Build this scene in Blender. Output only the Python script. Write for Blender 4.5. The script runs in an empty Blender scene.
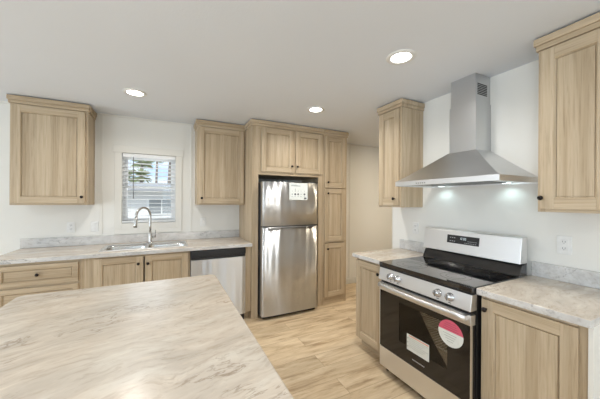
import bpy, bmesh, math, random
from mathutils import Vector, Matrix
random.seed(7)
PI = math.pi
S = bpy.context.scene
COL = S.collection

# ------------------------------------------------------------------ camera
F_PX, YAW, HORIZON, CAM_H, ROLL = 267.04, math.radians(26.419), 200.73, 1.422, 0.006
cam_d = bpy.data.cameras.new('camera')
cam_d.sensor_fit = 'HORIZONTAL'; cam_d.sensor_width = 36.0
cam_d.lens = F_PX / 600.0 * 36.0
cam_d.shift_y = (HORIZON - 199.5) / 600.0
cam_d.clip_start = 0.02; cam_d.clip_end = 300
cam = bpy.data.objects.new('camera', cam_d); COL.objects.link(cam)
cam.matrix_world = (Matrix.Translation((0, 0, CAM_H)) @ Matrix.Rotation(-YAW, 4, 'Z')
                    @ Matrix.Rotation(PI / 2, 4, 'X') @ Matrix.Rotation(ROLL, 4, 'Z'))
S.camera = cam

# ------------------------------------------------------------------ world, sun, window daylight, added fill
world = bpy.data.worlds.new('sky'); S.world = world; world.use_nodes = True
wt = world.node_tree; wt.nodes.clear()
w_out = wt.nodes.new('ShaderNodeOutputWorld'); w_bg = wt.nodes.new('ShaderNodeBackground')
w_co = wt.nodes.new('ShaderNodeTexCoord'); w_n = wt.nodes.new('ShaderNodeTexNoise')
w_map = wt.nodes.new('ShaderNodeMapping'); w_map.inputs['Scale'].default_value = (1, 1, 3)
w_r = wt.nodes.new('ShaderNodeValToRGB')
w_n.inputs['Scale'].default_value = 5.0; w_n.inputs['Detail'].default_value = 5
w_r.color_ramp.elements[0].position = .42; w_r.color_ramp.elements[0].color = (.50, .68, .90, 1)
w_r.color_ramp.elements[1].position = .62; w_r.color_ramp.elements[1].color = (.93, .96, 1, 1)
wt.links.new(w_co.outputs['Generated'], w_map.inputs['Vector'])
wt.links.new(w_map.outputs['Vector'], w_n.inputs['Vector'])
wt.links.new(w_n.outputs['Fac'], w_r.inputs['Fac'])
wt.links.new(w_r.outputs['Color'], w_bg.inputs['Color'])
w_bg.inputs['Strength'].default_value = 1.5
wt.links.new(w_bg.outputs['Background'], w_out.inputs['Surface'])


def lamp(name, kind, loc, energy, color=(1, 1, 1), aim=None, **kw):
    d = bpy.data.lights.new(name, kind); d.energy = energy; d.color = color
    for k, v in kw.items():
        setattr(d, k, v)
    o = bpy.data.objects.new(name, d); COL.objects.link(o); o.location = loc
    if aim is not None:
        o.rotation_euler = (Vector(aim) - Vector(loc)).to_track_quat('-Z', 'Y').to_euler()
    return o


lamp('sun', 'SUN', (-10, -14, 20), 3.2, (1, .96, .9), aim=(0, 3, 0), angle=.01)
# daylight through the rear windows; the left-wall lamps are added fill
lamp('rear_window_daylight', 'AREA', (-2.2, -3.50, 1.25), 15, (.80, .91, 1), aim=(-1.2, 0, 2.9), shape='RECTANGLE', size=1.9, size_y=1.5)
lamp('rear_door_daylight', 'AREA', (.8, -3.50, 1.15), 18, (.80, .91, 1), aim=(.8, 0, 2.7), shape='RECTANGLE', size=1.9, size_y=1.8)
lamp('left_fill_light', 'AREA', (-4.10, .8, 1.4), 22, (.80, .90, 1), aim=(0, .8, 3.2), shape='RECTANGLE', size=2.2, size_y=1.4)  # general room fill, added at an unseen left opening
lamp('left_rear_fill_light', 'AREA', (-4.10, -2.1, 1.35), 105, (.80, .90, 1), aim=(1.7, .9, 1.3), shape='RECTANGLE', size=1.7, size_y=1.4)  # added fill that reaches the range wall past the island
lamp('far_left_fill_light', 'AREA', (-4.10, 2.72, 1.08), 34, (.80, .90, 1), aim=(1.7, 1.6, .8), shape='RECTANGLE', size=1.3, size_y=1.9)  # added low fill for the base cabinets on the range wall
lamp('kitchen_window_daylight', 'AREA', (-.195, 3.96, 1.56), 2, (.92, .96, 1), aim=(-.195, 0, 1.3), shape='RECTANGLE', size=.5, size_y=.75)

S.view_settings.view_transform = 'Standard'
S.view_settings.look = 'None'
S.view_settings.gamma = 1
S.view_settings.use_curve_mapping = False
S.view_settings.exposure = -0.04
CEIL_LAMP_W, HOOD_W, HALL_W = 7.6, .62, 26.0


# ------------------------------------------------------------------ materials
def new_mat(name):
    m = bpy.data.materials.new(name); m.use_nodes = True
    nt = m.node_tree
    return m, nt, nt.nodes['Principled BSDF']


def N(nt, t, **kw):
    n = nt.nodes.new(t)
    for k, v in kw.items():
        if k in n.inputs:
            n.inputs[k].default_value = v
        else:
            setattr(n, k, v)
    return n


def ramp(nt, stops, interp='LINEAR'):
    n = nt.nodes.new('ShaderNodeValToRGB'); cr = n.color_ramp; cr.interpolation = interp
    while len(cr.elements) < len(stops):
        cr.elements.new(.5)
    for e, (p, c) in zip(cr.elements, stops):
        e.position = p; e.color = (*c, 1) if len(c) == 3 else c
    return n


def mixc(nt, a, b, fac, mode='MIX'):
    n = nt.nodes.new('ShaderNodeMix'); n.data_type = 'RGBA'; n.blend_type = mode
    for i, v in ((0, fac), (6, a), (7, b)):
        if isinstance(v, (int, float, tuple)):
            n.inputs[i].default_value = v if not isinstance(v, tuple) else (*v[:3], 1)
        else:
            nt.links.new(v, n.inputs[i])
    return n.outputs[2]


def bump(nt, p, src, strength, dist=.002):
    b = N(nt, 'ShaderNodeBump', Strength=strength, Distance=dist)
    nt.links.new(src, b.inputs['Height']); nt.links.new(b.outputs['Normal'], p.inputs['Normal'])


def plain(name, col, rough=.5, metal=0., spec=.5, coat=0., **kw):
    m, nt, p = new_mat(name)
    n = N(nt, 'ShaderNodeTexNoise', Scale=40., Detail=3.)
    co = N(nt, 'ShaderNodeTexCoord'); nt.links.new(co.outputs['Object'], n.inputs['Vector'])
    r = ramp(nt, [(.3, tuple(c * .96 for c in col)), (.7, tuple(min(1, c * 1.04) for c in col))])
    nt.links.new(n.outputs['Fac'], r.inputs['Fac']); nt.links.new(r.outputs['Color'], p.inputs['Base Color'])
    p.inputs['Roughness'].default_value = rough; p.inputs['Metallic'].default_value = metal
    p.inputs['Specular IOR Level'].default_value = spec; p.inputs['Coat Weight'].default_value = coat
    for k, v in kw.items():
        p.inputs[k.replace('_', ' ')].default_value = v
    return m


def emit(name, col, strength):
    m, nt, p = new_mat(name)
    p.inputs['Base Color'].default_value = (*col, 1)
    p.inputs['Emission Color'].default_value = (*col, 1)
    p.inputs['Emission Strength'].default_value = strength
    return m


def wood(name, horizontal=False, tint=(1, 1, 1)):
    """pale limed oak laminate: long streaky grain and broad board to board tone shifts"""
    m, nt, p = new_mat(name)
    co = N(nt, 'ShaderNodeTexCoord'); oi = N(nt, 'ShaderNodeObjectInfo')
    off = N(nt, 'ShaderNodeVectorMath', operation='MULTIPLY_ADD')
    rnd = N(nt, 'ShaderNodeCombineXYZ')
    for k in range(3):
        nt.links.new(oi.outputs['Random'], rnd.inputs[k])
    nt.links.new(rnd.outputs[0], off.inputs[0]); off.inputs[1].default_value = (7.3, 3.1, 5.7)
    nt.links.new(co.outputs['Object'], off.inputs[2])

    def mapped(across, along):
        mp = N(nt, 'ShaderNodeMapping')
        mp.inputs['Scale'].default_value = (along, across, across) if horizontal else (across, across, along)
        nt.links.new(off.outputs[0], mp.inputs['Vector'])
        return mp.outputs['Vector']
    fine = N(nt, 'ShaderNodeTexNoise', Scale=1., Detail=6., Roughness=.65, Distortion=.4)
    nt.links.new(mapped(120, 3.5), fine.inputs['Vector'])
    mid = N(nt, 'ShaderNodeTexNoise', Scale=1., Detail=4., Roughness=.6, Distortion=1.2)
    nt.links.new(mapped(34, 1.3), mid.inputs['Vector'])
    board = N(nt, 'ShaderNodeTexNoise', Scale=1., Detail=1.)
    nt.links.new(mapped(16, .2), board.inputs['Vector'])
    t = lambda c: tuple(a * b for a, b in zip(c, tint))
    r1 = ramp(nt, [(.30, t((.45, .35, .23))), (.47, t((.505, .402, .275))), (.70, t((.555, .456, .325)))])
    nt.links.new(mid.outputs['Fac'], r1.inputs['Fac'])
    r2 = ramp(nt, [(.36, (.74, .71, .67)), (.46, (.97, .96, .95)), (.62, (1.04, 1.04, 1.04))])
    nt.links.new(fine.outputs['Fac'], r2.inputs['Fac'])
    r3 = ramp(nt, [(.38, (.88, .86, .83)), (.48, (.97, .96, .95)), (.60, (1.06, 1.07, 1.08))])
    nt.links.new(board.outputs['Fac'], r3.inputs['Fac'])
    c = mixc(nt, r1.outputs['Color'], r2.outputs['Color'], .75, 'MULTIPLY')
    c = mixc(nt, c, r3.outputs['Color'], .9, 'MULTIPLY')
    nt.links.new(c, p.inputs['Base Color'])
    p.inputs['Roughness'].default_value = .48
    p.inputs['Specular IOR Level'].default_value = .35
    bump(nt, p, fine.outputs['Fac'], .12, .001)
    return m


def stone(name, grey=False):
    """travertine-marble laminate: soft drifting bands, fine pale and brown scratches, a few thin veins"""
    m, nt, p = new_mat(name)
    g = N(nt, 'ShaderNodeNewGeometry')
    rot = N(nt, 'ShaderNodeMapping'); rot.inputs['Rotation'].default_value = (0, 0, math.radians(-14))
    nt.links.new(g.outputs['Position'], rot.inputs['Vector'])
    warp = N(nt, 'ShaderNodeTexNoise', Scale=2.6, Detail=3.)
    nt.links.new(rot.outputs[0], warp.inputs['Vector'])
    wv = N(nt, 'ShaderNodeVectorMath', operation='MULTIPLY_ADD')
    nt.links.new(warp.outputs['Color'], wv.inputs[0]); wv.inputs[1].default_value = (.22, .22, .22)
    nt.links.new(rot.outputs[0], wv.inputs[2])

    def nz(sc, detail, st, rough=.6):
        mp = N(nt, 'ShaderNodeMapping'); mp.inputs['Scale'].default_value = (1, st, st)
        nt.links.new(wv.outputs[0], mp.inputs['Vector'])
        n = N(nt, 'ShaderNodeTexNoise', Scale=sc, Detail=detail, Roughness=rough)
        nt.links.new(mp.outputs[0], n.inputs['Vector'])
        return n.outputs['Fac']
    pal = ([(.32, (.50, .49, .48)), (.50, (.60, .595, .58)), (.66, (.68, .675, .665))] if grey else
           [(.32, (.54, .475, .40)), (.50, (.62, .555, .475)), (.66, (.69, .64, .56))])
    base = ramp(nt, pal); nt.links.new(nz(4.5, 7., 3.2, .62), base.inputs['Fac'])
    cloud = ramp(nt, [(.38, (.94, .95, .96)), (.60, (1.03, 1.01, .99))])
    nt.links.new(nz(1.8, 3., 2.), cloud.inputs['Fac'])
    c = mixc(nt, base.outputs['Color'], cloud.outputs['Color'], 1., 'MULTIPLY')
    fine = ramp(nt, [(.36, (.86, .83, .80)), (.47, (1, 1, 1)), (.60, (1, 1, 1)), (.70, (1.10, 1.09, 1.06))])
    nt.links.new(nz(13., 4., 5., .6), fine.inputs['Fac'])
    c = mixc(nt, c, fine.outputs['Color'], .8, 'MULTIPLY')
    d = (.42, .42, .43) if grey else (.62, .57, .53)
    v1 = ramp(nt, [(.486, (1, 1, 1)), (.498, d), (.501, d), (.515, (1, 1, 1))])
    nt.links.new(nz(2.6, 6., 3.4), v1.inputs['Fac'])
    mask = ramp(nt, [(.50, (0, 0, 0)), (.62, (1, 1, 1))])
    nt.links.new(nz(2.7, 2., 1.2), mask.inputs['Fac'])
    c2 = mixc(nt, c, v1.outputs['Color'], .85, 'MULTIPLY')
    c = mixc(nt, c, c2, mask.outputs['Color'])
    nt.links.new(c, p.inputs['Base Color'])
    p.inputs['Roughness'].default_value = .235
    p.inputs['Specular IOR Level'].default_value = .5
    return m


def floor_mat():
    m, nt, p = new_mat('oak plank floor')
    g = N(nt, 'ShaderNodeNewGeometry')
    br = N(nt, 'ShaderNodeTexBrick', offset=.37, offset_frequency=2, squash=1.)
    br.inputs['Color1'].default_value = (0, 0, 0, 1); br.inputs['Color2'].default_value = (1, 1, 1, 1)
    br.inputs['Mortar'].default_value = (.5, .5, .5, 1)
    br.inputs['Scale'].default_value = 1; br.inputs['Mortar Size'].default_value = .0016
    br.inputs['Mortar Smooth'].default_value = .2
    br.inputs['Brick Width'].default_value = 1.22; br.inputs['Row Height'].default_value = .178
    nt.links.new(g.outputs['Position'], br.inputs['Vector'])
    sh = N(nt, 'ShaderNodeVectorMath', operation='MULTIPLY_ADD')
    nt.links.new(br.outputs['Color'], sh.inputs[0]); sh.inputs[1].default_value = (9, 5, 3)
    nt.links.new(g.outputs['Position'], sh.inputs[2])

    def nz(st, d, dist=0.):
        mp = N(nt, 'ShaderNodeMapping'); mp.inputs['Scale'].default_value = st
        nt.links.new(sh.outputs[0], mp.inputs['Vector'])
        n = N(nt, 'ShaderNodeTexNoise', Scale=1., Detail=d, Roughness=.62, Distortion=dist)
        nt.links.new(mp.outputs[0], n.inputs['Vector']); return n.outputs['Fac']
    a = ramp(nt, [(.33, (.40, .285, .17)), (.47, (.62, .485, .32)), (.66, (.74, .61, .43))])
    nt.links.new(nz((2.4, 13, 1), 5., .5), a.inputs['Fac'])
    b = ramp(nt, [(.35, (.86, .84, .82)), (.52, (1, 1, 1))])
    nt.links.new(nz((5, 90, 1), 3.), b.inputs['Fac'])
    tone = ramp(nt, [(0., (.90, .89, .87)), (.5, (.98, .97, .96)), (1., (1.06, 1.06, 1.05))])
    nt.links.new(br.outputs['Color'], tone.inputs['Fac'])
    c = mixc(nt, a.outputs['Color'], b.outputs['Color'], .7, 'MULTIPLY')
    c = mixc(nt, c, tone.outputs['Color'], 1., 'MULTIPLY')
    c = mixc(nt, c, (.36, .26, .16), br.outputs['Fac'])
    nt.links.new(c, p.inputs['Base Color'])
    p.inputs['Roughness'].default_value = .38; p.inputs['Specular IOR Level'].default_value = .4
    return m


def steel(name, col=(.68, .69, .71), rough=.27, wave=0., aniso=.0, streak=(3, 3, 700)):
    m, nt, p = new_mat(name)
    co = N(nt, 'ShaderNodeTexCoord'); mp = N(nt, 'ShaderNodeMapping'); mp.inputs['Scale'].default_value = streak
    nt.links.new(co.outputs['Object'], mp.inputs['Vector'])
    n = N(nt, 'ShaderNodeTexNoise', Scale=1., Detail=4.); nt.links.new(mp.outputs[0], n.inputs['Vector'])
    r = ramp(nt, [(.3, tuple(c * .99 for c in col)), (.7, tuple(c * 1.01 for c in col))])
    nt.links.new(n.outputs['Fac'], r.inputs['Fac']); nt.links.new(r.outputs['Color'], p.inputs['Base Color'])
    rr = N(nt, 'ShaderNodeMapRange'); rr.inputs['To Min'].default_value = rough * .98; rr.inputs['To Max'].default_value = rough * 1.02
    nt.links.new(n.outputs['Fac'], rr.inputs['Value']); nt.links.new(rr.outputs[0], p.inputs['Roughness'])
    p.inputs['Metallic'].default_value = 1
    p.inputs['Anisotropic'].default_value = aniso; p.inputs['Anisotropic Rotation'].default_value = .25
    if wave:
        mp2 = N(nt, 'ShaderNodeMapping'); mp2.inputs['Scale'].default_value = (7.5, 7.5, .30)
        nt.links.new(co.outputs['Object'], mp2.inputs['Vector'])
        n2 = N(nt, 'ShaderNodeTexNoise', Scale=1., Detail=1.); nt.links.new(mp2.outputs[0], n2.inputs['Vector'])
        bump(nt, p, n2.outputs['Fac'], wave, .05)
    return m


def paint(name, col, rough=.6, scale=260., st=.12):
    m, nt, p = new_mat(name)
    g = N(nt, 'ShaderNodeNewGeometry'); n = N(nt, 'ShaderNodeTexNoise', Scale=scale, Detail=3.)
    nt.links.new(g.outputs['Position'], n.inputs['Vector'])
    n2 = N(nt, 'ShaderNodeTexNoise', Scale=1.2, Detail=2.); nt.links.new(g.outputs['Position'], n2.inputs['Vector'])
    r = ramp(nt, [(.3, tuple(c * .98 for c in col)), (.7, col)])
    nt.links.new(n2.outputs['Fac'], r.inputs['Fac']); nt.links.new(r.outputs['Color'], p.inputs['Base Color'])
    p.inputs['Roughness'].default_value = rough; p.inputs['Specular IOR Level'].default_value = .25
    bump(nt, p, n.outputs['Fac'], st, .002)
    return m


def glass(name, tint=(1, 1, 1), refl=.06, rough=0.0):
    m = bpy.data.materials.new(name); m.use_nodes = True; nt = m.node_tree; nt.nodes.clear()
    o = N(nt, 'ShaderNodeOutputMaterial'); t = N(nt, 'ShaderNodeBsdfTransparent'); g = N(nt, 'ShaderNodeBsdfGlossy')
    t.inputs['Color'].default_value = (*tint, 1); g.inputs['Roughness'].default_value = rough
    fr = N(nt, 'ShaderNodeFresnel', IOR=1.45); mx = N(nt, 'ShaderNodeMixShader')
    ad = N(nt, 'ShaderNodeMath', operation='MAXIMUM'); ad.inputs[1].default_value = refl
    nt.links.new(fr.outputs[0], ad.inputs[0]); nt.links.new(ad.outputs[0], mx.inputs[0])
    nt.links.new(t.outputs[0], mx.inputs[1]); nt.links.new(g.outputs[0], mx.inputs[2])
    nt.links.new(mx.outputs[0], o.inputs['Surface'])
    return m


WV, WH = wood('limed oak, upright grain'), wood('limed oak, level grain', True)
WIN = plain('cabinet interior', (.50, .38, .26), .6)
STONE = stone('travertine laminate'); SGREY = stone('grey marble laminate', True); FLOOR = floor_mat()
WALL = paint('white wall paint', (.79, .78, .737)); CEILM = paint('ceiling texture', (.765, .80, .85), .8, 90., .35)
TRIM = paint('cream trim paint', (.75, .735, .685), .45, 40, .02)
STEEL = steel('brushed stainless'); STEELW = steel('fridge stainless', (.70, .71, .72), .40, wave=.45, aniso=.95)
STEELH = steel('hood stainless', (.60, .61, .62), .30, streak=(3, 700, 3))
STEELR = steel('range stainless', (.78, .78, .78), .38)
STEELD = steel('dark stainless', (.30, .30, .30), .3)
CHROME = steel('brushed nickel', (.55, .54, .52), .22)
SINKM = steel('sink stainless', (.62, .62, .61), .16, streak=(400, 3, 3))
BLACK = plain('black plastic', (.012, .012, .013), .35)
BGLASS = plain('black cooktop glass', (.008, .008, .009), .06, spec=.7, coat=.5, Coat_Roughness=.03)
OVGLASS = plain('black oven glass', (.010, .008, .007), .07, spec=.6)
OVPANE = glass('tinted oven pane', (.72, .70, .66), .05)
DGREY = plain('dark grey enamel', (.10, .10, .10), .4); CAV = plain('oven enamel', (.20, .19, .17), .35); RACK = plain('oven rack wire', (.75, .75, .74), .35)
KNOBM = plain('oil rubbed bronze', (.018, .013, .011), .35, metal=.6)
WPLAST = plain('white plastic', (.78, .78, .76), .4)
GPLAST = plain('light grey plastic', (.45, .45, .44), .45)
WHITE = plain('white vinyl', (.85, .86, .86), .45)
PAPER = plain('white printed paper', (.80, .84, .82), .6)
INK = plain('grey ink', (.10, .11, .13), .6)
INKL = plain('pale ink', (.38, .42, .43), .6)
PINK = plain('pink print', (.74, .13, .21), .5)
PINKL = plain('dark pink print', (.50, .09, .16), .5)
ORANGE = plain('orange print', (.80, .30, .16), .5)
RING = plain('cooktop element print', (.12, .12, .125), .2)
WINGLASS = glass('window glass', (.97, .98, .98), .03)
LENS = emit('downlight lens', (1, .97, .92), 9)
HLENS = emit('hood lamp lens', (.80, 1, 1), 3)
DISP = emit('range clock digits', (.75, .85, .9), .12)
PRINT = plain('range panel print', (.45, .45, .46), .5)


# ------------------------------------------------------------------ mesh building
class MB:
    def __init__(s):
        s.bm = bmesh.new(); s.mats = []

    def mi(s, m):
        if m not in s.mats: s.mats.append(m)
        return s.mats.index(m)

    def merge(s, bm2, m, smooth=False):
        i = s.mi(m)
        for f in bm2.faces: f.material_index = i; f.smooth = smooth
        me = bpy.data.meshes.new('tmp'); bm2.to_mesh(me); bm2.free()
        s.bm.from_mesh(me); bpy.data.meshes.remove(me)
        return s

    def box(s, x0, x1, y0, y1, z0, z1, m, bev=0., seg=2):
        b = bmesh.new(); bmesh.ops.create_cube(b, size=1)
        for v in b.verts:
            v.co = Vector(((x0 + x1) / 2 + v.co.x * (x1 - x0), (y0 + y1) / 2 + v.co.y * (y1 - y0), (z0 + z1) / 2 + v.co.z * (z1 - z0)))
        if bev: bmesh.ops.bevel(b, geom=b.edges[:], offset=bev, segments=seg, profile=.5, affect='EDGES')
        return s.merge(b, m)

    def poly(s, pts, thick_vec, m, bev=0.):
        """prism: a flat polygon pushed along thick_vec"""
        b = bmesh.new(); tv = Vector(thick_vec)
        a = [b.verts.new(Vector(p)) for p in pts]; c = [b.verts.new(Vector(p) + tv) for p in pts]
        b.faces.new(a); b.faces.new(c[::-1]); n = len(pts)
        for i in range(n): b.faces.new((a[i], c[i], c[(i + 1) % n], a[(i + 1) % n]))
        bmesh.ops.recalc_face_normals(b, faces=b.faces[:])
        if bev: bmesh.ops.bevel(b, geom=b.edges[:], offset=bev, segments=2, profile=.5, affect='EDGES')
        return s.merge(b, m)

    def cyl(s, c, r, h, axis, m, seg=24, r2=None, bev=0.):
        b = bmesh.new()
        bmesh.ops.create_cone(b, cap_ends=True, segments=seg, radius1=r, radius2=r if r2 is None else r2, depth=h)
        q = Vector((0, 0, 1)).rotation_difference(Vector(axis).normalized())
        for v in b.verts: v.co = q @ v.co + Vector(c)
        for f in b.faces: f.smooth = len(f.verts) == 4
        i = s.mi(m)
        if bev: bmesh.ops.bevel(b, geom=[e for e in b.edges if e.calc_face_angle(0) > .8], offset=bev, segments=2, profile=.5, affect='EDGES')
        sm = [f.smooth for f in b.faces]
        for f in b.faces: f.material_index = i
        me = bpy.data.meshes.new('tmp'); b.to_mesh(me); b.free(); s.bm.from_mesh(me); bpy.data.meshes.remove(me)
        return s

    def lathe(s, prof, c, axis, m, seg=28, smooth=True):
        b = bmesh.new(); rings = []
        for r, z in prof:
            if r < 1e-6: rings.append([b.verts.new((0, 0, z))])
            else: rings.append([b.verts.new((r * math.cos(2 * PI * k / seg), r * math.sin(2 * PI * k / seg), z)) for k in range(seg)])
        for A, B in zip(rings, rings[1:]):
            for k in range(seg):
                a0, a1, b0, b1 = A[k % len(A)], A[(k + 1) % len(A)], B[k % len(B)], B[(k + 1) % len(B)]
                vs = []
                for v in (a0, a1, b1, b0):
                    if v not in vs: vs.append(v)
                if len(vs) > 2: b.faces.new(vs)
        bmesh.ops.recalc_face_normals(b, faces=b.faces[:])
        q = Vector((0, 0, 1)).rotation_difference(Vector(axis).normalized())
        for v in b.verts: v.co = q @ v.co + Vector(c)
        return s.merge(b, m, smooth)

    def tube(s, pts, rad, m, seg=14):
        b = bmesh.new(); P = [Vector(p) for p in pts]; n = len(P)
        rads = rad if isinstance(rad, (list, tuple)) else [rad] * n
        prev = None; rings = []
        for i in range(n):
            t = (P[min(i + 1, n - 1)] - P[max(i - 1, 0)]).normalized()
            if prev is None:
                u = t.orthogonal().normalized()
            else:
                u = (prev - t * prev.dot(t)).normalized()
            prev = u; w = t.cross(u)
            rings.append([b.verts.new(P[i] + (u * math.cos(2 * PI * k / seg) + w * math.sin(2 * PI * k / seg)) * rads[i]) for k in range(seg)])
        for A, B in zip(rings, rings[1:]):
            for k in range(seg): b.faces.new((A[k], A[(k + 1) % seg], B[(k + 1) % seg], B[k]))
        b.faces.new(rings[0][::-1]); b.faces.new(rings[-1])
        bmesh.ops.recalc_face_normals(b, faces=b.faces[:])
        return s.merge(b, m, True)

    def shift(s, v):
        bmesh.ops.translate(s.bm, vec=Vector(v), verts=s.bm.verts[:]); return s


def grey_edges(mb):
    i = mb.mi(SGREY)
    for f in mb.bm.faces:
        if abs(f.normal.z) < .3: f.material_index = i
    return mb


def obj(name, mb, parent=None, loc=(0, 0, 0)):
    me = bpy.data.meshes.new(name); mb.bm.to_mesh(me); mb.bm.free()
    for m in mb.mats: me.materials.append(m)
    o = bpy.data.objects.new(name, me); COL.objects.link(o); o.location = loc
    if parent is not None: o.parent = parent
    return o


def tag(o, label, cat, group=None):
    o['label'] = label; o['category'] = cat
    if group: o['group'] = group
    return o


def thing(name, label, cat, loc=(0, 0, 0), rz=0., group=None):
    o = bpy.data.objects.new(name, None); COL.objects.link(o); o.empty_display_size = .1
    o.location = loc; o.rotation_euler = (0, 0, rz)
    return tag(o, label, cat, group)


def struct(name, mb, parent=None):
    o = obj(name, mb, parent)
    if parent is None: o['kind'] = 'structure'
    return o


# ------------------------------------------------------------------ dimensions
YB, XR, YW = 3.74, 2.285, 2.232          # window wall, range wall, free end of the range wall
ZC = 2.405
XL, YR, XH = -4.2, -3.6, 4.6
WX0, WX1, WZ0, WZ1 = -.478, .092, 1.145, 1.975

# ------------------------------------------------------------------ room shell
struct('floor', MB().box(XL - .12, XH + .12, YR - .12, YB + .14, -.12, 0, FLOOR))
struct('ceiling', MB().box(XL - .5, XH + .5, YR - .5, YB + .45, ZC, ZC + .25, CEILM))
wb = MB()
wb.box(XL - .12, WX0, YB, YB + .14, 0, ZC, WALL).box(WX1, XH + .12, YB, YB + .14, 0, ZC, WALL)
wb.box(WX0, WX1, YB, YB + .14, 0, WZ0, WALL).box(WX0, WX1, YB, YB + .14, WZ1, ZC, WALL)
struct('wall_back', wb)
struct('wall_right', MB().box(XR, XR + .11, YR, YW, 0, ZC, WALL))
struct('wall_hall', MB().box(XH, XH + .12, YR, YB, 0, ZC, WALL))


def holed_wall(axis, c0, c1, a0, a1, holes):
    """wall slab between c0..c1 (thickness) running a0..a1, openings (lo, hi, z0, z1)"""
    mb = MB(); cur = a0
    def put(lo, hi, z0, z1):
        if axis == 'x': mb.box(lo, hi, c0, c1, z0, z1, WALL)
        else: mb.box(c0, c1, lo, hi, z0, z1, WALL)
    for lo, hi, z0, z1 in holes:
        put(cur, lo, 0, ZC)
        if z0 > 0: put(lo, hi, 0, z0)
        put(lo, hi, z1, ZC); cur = hi
    put(cur, a1, 0, ZC)
    return mb


struct('wall_rear', holed_wall('x', YR - .12, YR, XL - .12, XH + .12, [(-3.2, -1.2, .45, 2.05), (-.2, 1.8, 0.0, 2.1)]))
struct('wall_left', holed_wall('y', XL - .12, XL, YR, YB, [(-3.0, -1.2, .6, 2.1), (-.3, 1.9, .65, 2.1), (2.0, 3.45, 0.0, 2.1)]))  # openings added out of view to carry the left fill lamps


def plain_window(name, axis, c, lo, hi, z0, z1):
    f = MB(); w = .05
    def put(mb, a0, a1, q0, q1, d, m):
        if axis == 'x': mb.box(a0, a1, c - d, c + d, q0, q1, m)
        else: mb.box(c - d, c + d, a0, a1, q0, q1, m)
    put(f, lo, hi, z0, z0 + w, .03, WHITE); put(f, lo, hi, z1 - w, z1, .03, WHITE)
    mid = (lo + hi) / 2
    for a in (lo, mid - w / 2, hi - w): put(f, a, a + w, z0 + w, z1 - w, .03, WHITE)
    o = struct(name, f)
    g = MB(); put(g, lo + w, mid - w / 2, z0 + w, z1 - w, .004, WINGLASS); put(g, mid + w / 2, hi - w, z0 + w, z1 - w, .004, WINGLASS)
    obj('glass_pane', g, o)


plain_window('window_2', 'x', YR - .06, -3.2, -1.2, .45, 2.05)
plain_window('door_1', 'x', YR - .06, -.2, 1.8, 0.0, 2.1)
plain_window('added_window_1', 'y', XL - .06, -.3, 1.9, .65, 2.1)  # unseen window, added to go with the left fill lamp
plain_window('added_door', 'y', XL - .06, 2.0, 3.45, 0.0, 2.1)  # unseen glass door, added so low light crosses to the range wall
plain_window('added_window_2', 'y', XL - .06, -3.0, -1.2, .6, 2.1)  # unseen window, added to brighten range front and right counter

# kitchen window: vinyl single-hung frame, two sashes
wf = MB()
wf.box(WX0, WX0 + .022, YB + .03, YB + .11, WZ0, WZ1, WHITE).box(WX1 - .022, WX1, YB + .03, YB + .11, WZ0, WZ1, WHITE)
wf.box(WX0 + .022, WX1 - .022, YB + .03, YB + .11, WZ1 - .022, WZ1, WHITE).box(WX0 + .022, WX1 - .022, YB + .03, YB + .11, WZ0, WZ0 + .022, WHITE)
w1 = struct('window_1', wf)
zm = 1.575


def sash(y0, y1, z0, z1, name):
    a, b = WX0 + .022, WX1 - .022; w = .03; m = MB()
    m.box(a, a + w, y0, y1, z0, z1, WHITE, .003).box(b - w, b, y0, y1, z0, z1, WHITE, .003)
    m.box(a + w, b - w, y0, y1, z0, z0 + w, WHITE, .003).box(a + w, b - w, y0, y1, z1 - w, z1, WHITE, .003)
    s = obj(name, m, w1)
    obj('glass_pane', MB().box(a + w, b - w, (y0 + y1) / 2 - .002, (y0 + y1) / 2 + .002, z0 + w, z1 - w, WINGLASS), s)


sash(YB + .075, YB + .10, zm - .015, WZ1 - .022, 'upper_sash')
sash(YB + .045, YB + .07, WZ0 + .022, zm + .015, 'lower_sash')
# casing
tc = MB(); y0, y1 = YB - .014, YB
tc.box(-.55, WX0, y0, y1, 1.075, WZ1, TRIM, .002).box(WX1, .166, y0, y1, 1.075, WZ1, TRIM, .002)
tc.box(-.566, .180, y0 - .004, y1, WZ1, 2.06, TRIM, .002)
tc.box(WX0, WX1, y0, y1, 1.075, WZ0, TRIM, .002)
tc.box(-.55, .166, y0, y1, 1.02, 1.075, TRIM, .002)
struct('trim_1', tc)
# wall panel battens and ceiling cove strips
struct('trim_2', MB().box(-.690, -.664, YB - .006, YB, 1.02, ZC - .022, TRIM, .001))
struct('trim_3', MB().box(.268, .290, YB - .006, YB, 1.02, ZC - .022, TRIM, .001))
struct('trim_4', MB().box(XL, XH, YB - .012, YB, ZC - .022, ZC, TRIM, .002))
struct('trim_5', MB().box(XR - .003, XR + .113, YW - .0, YW + .012, 0, ZC - .001, TRIM, .002))
struct('trim_6', MB().box(2.80, 2.822, YB - .006, YB, .09, ZC - .022, TRIM, .001))
struct('baseboard_back', MB().box(2.30, XH, YB - .014, YB, 0, .09, TRIM, .003))
struct('baseboard_left', MB().box(XL, XL + .014, YR, 1.99, 0, .09, TRIM, .003))
struct('baseboard_right', MB().box(XR - .014, XR, YR, .45, 0, .09, TRIM, .003))
struct('baseboard_hall', MB().box(XH - .014, XH, YR, YB - .02, 0, .09, TRIM, .003))
struct('baseboard_window_side', MB().box(XL + .02, -1.36, YB - .014, YB, 0, .09, TRIM, .003))


# ------------------------------------------------------------------ cabinetry
# local frame of every cabinet: x runs left to right seen from the room, y runs into the wall, z up
def knob(parent, x, y, z):
    obj('knob', MB().lathe([(.0001, 0), (.0055, 0), (.0055, .012), (.0115, .017), (.0145, .022), (.0125, .028), (.0001, .031)], (x, y, z), (0, -1, 0), KNOBM, 20), parent)


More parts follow.
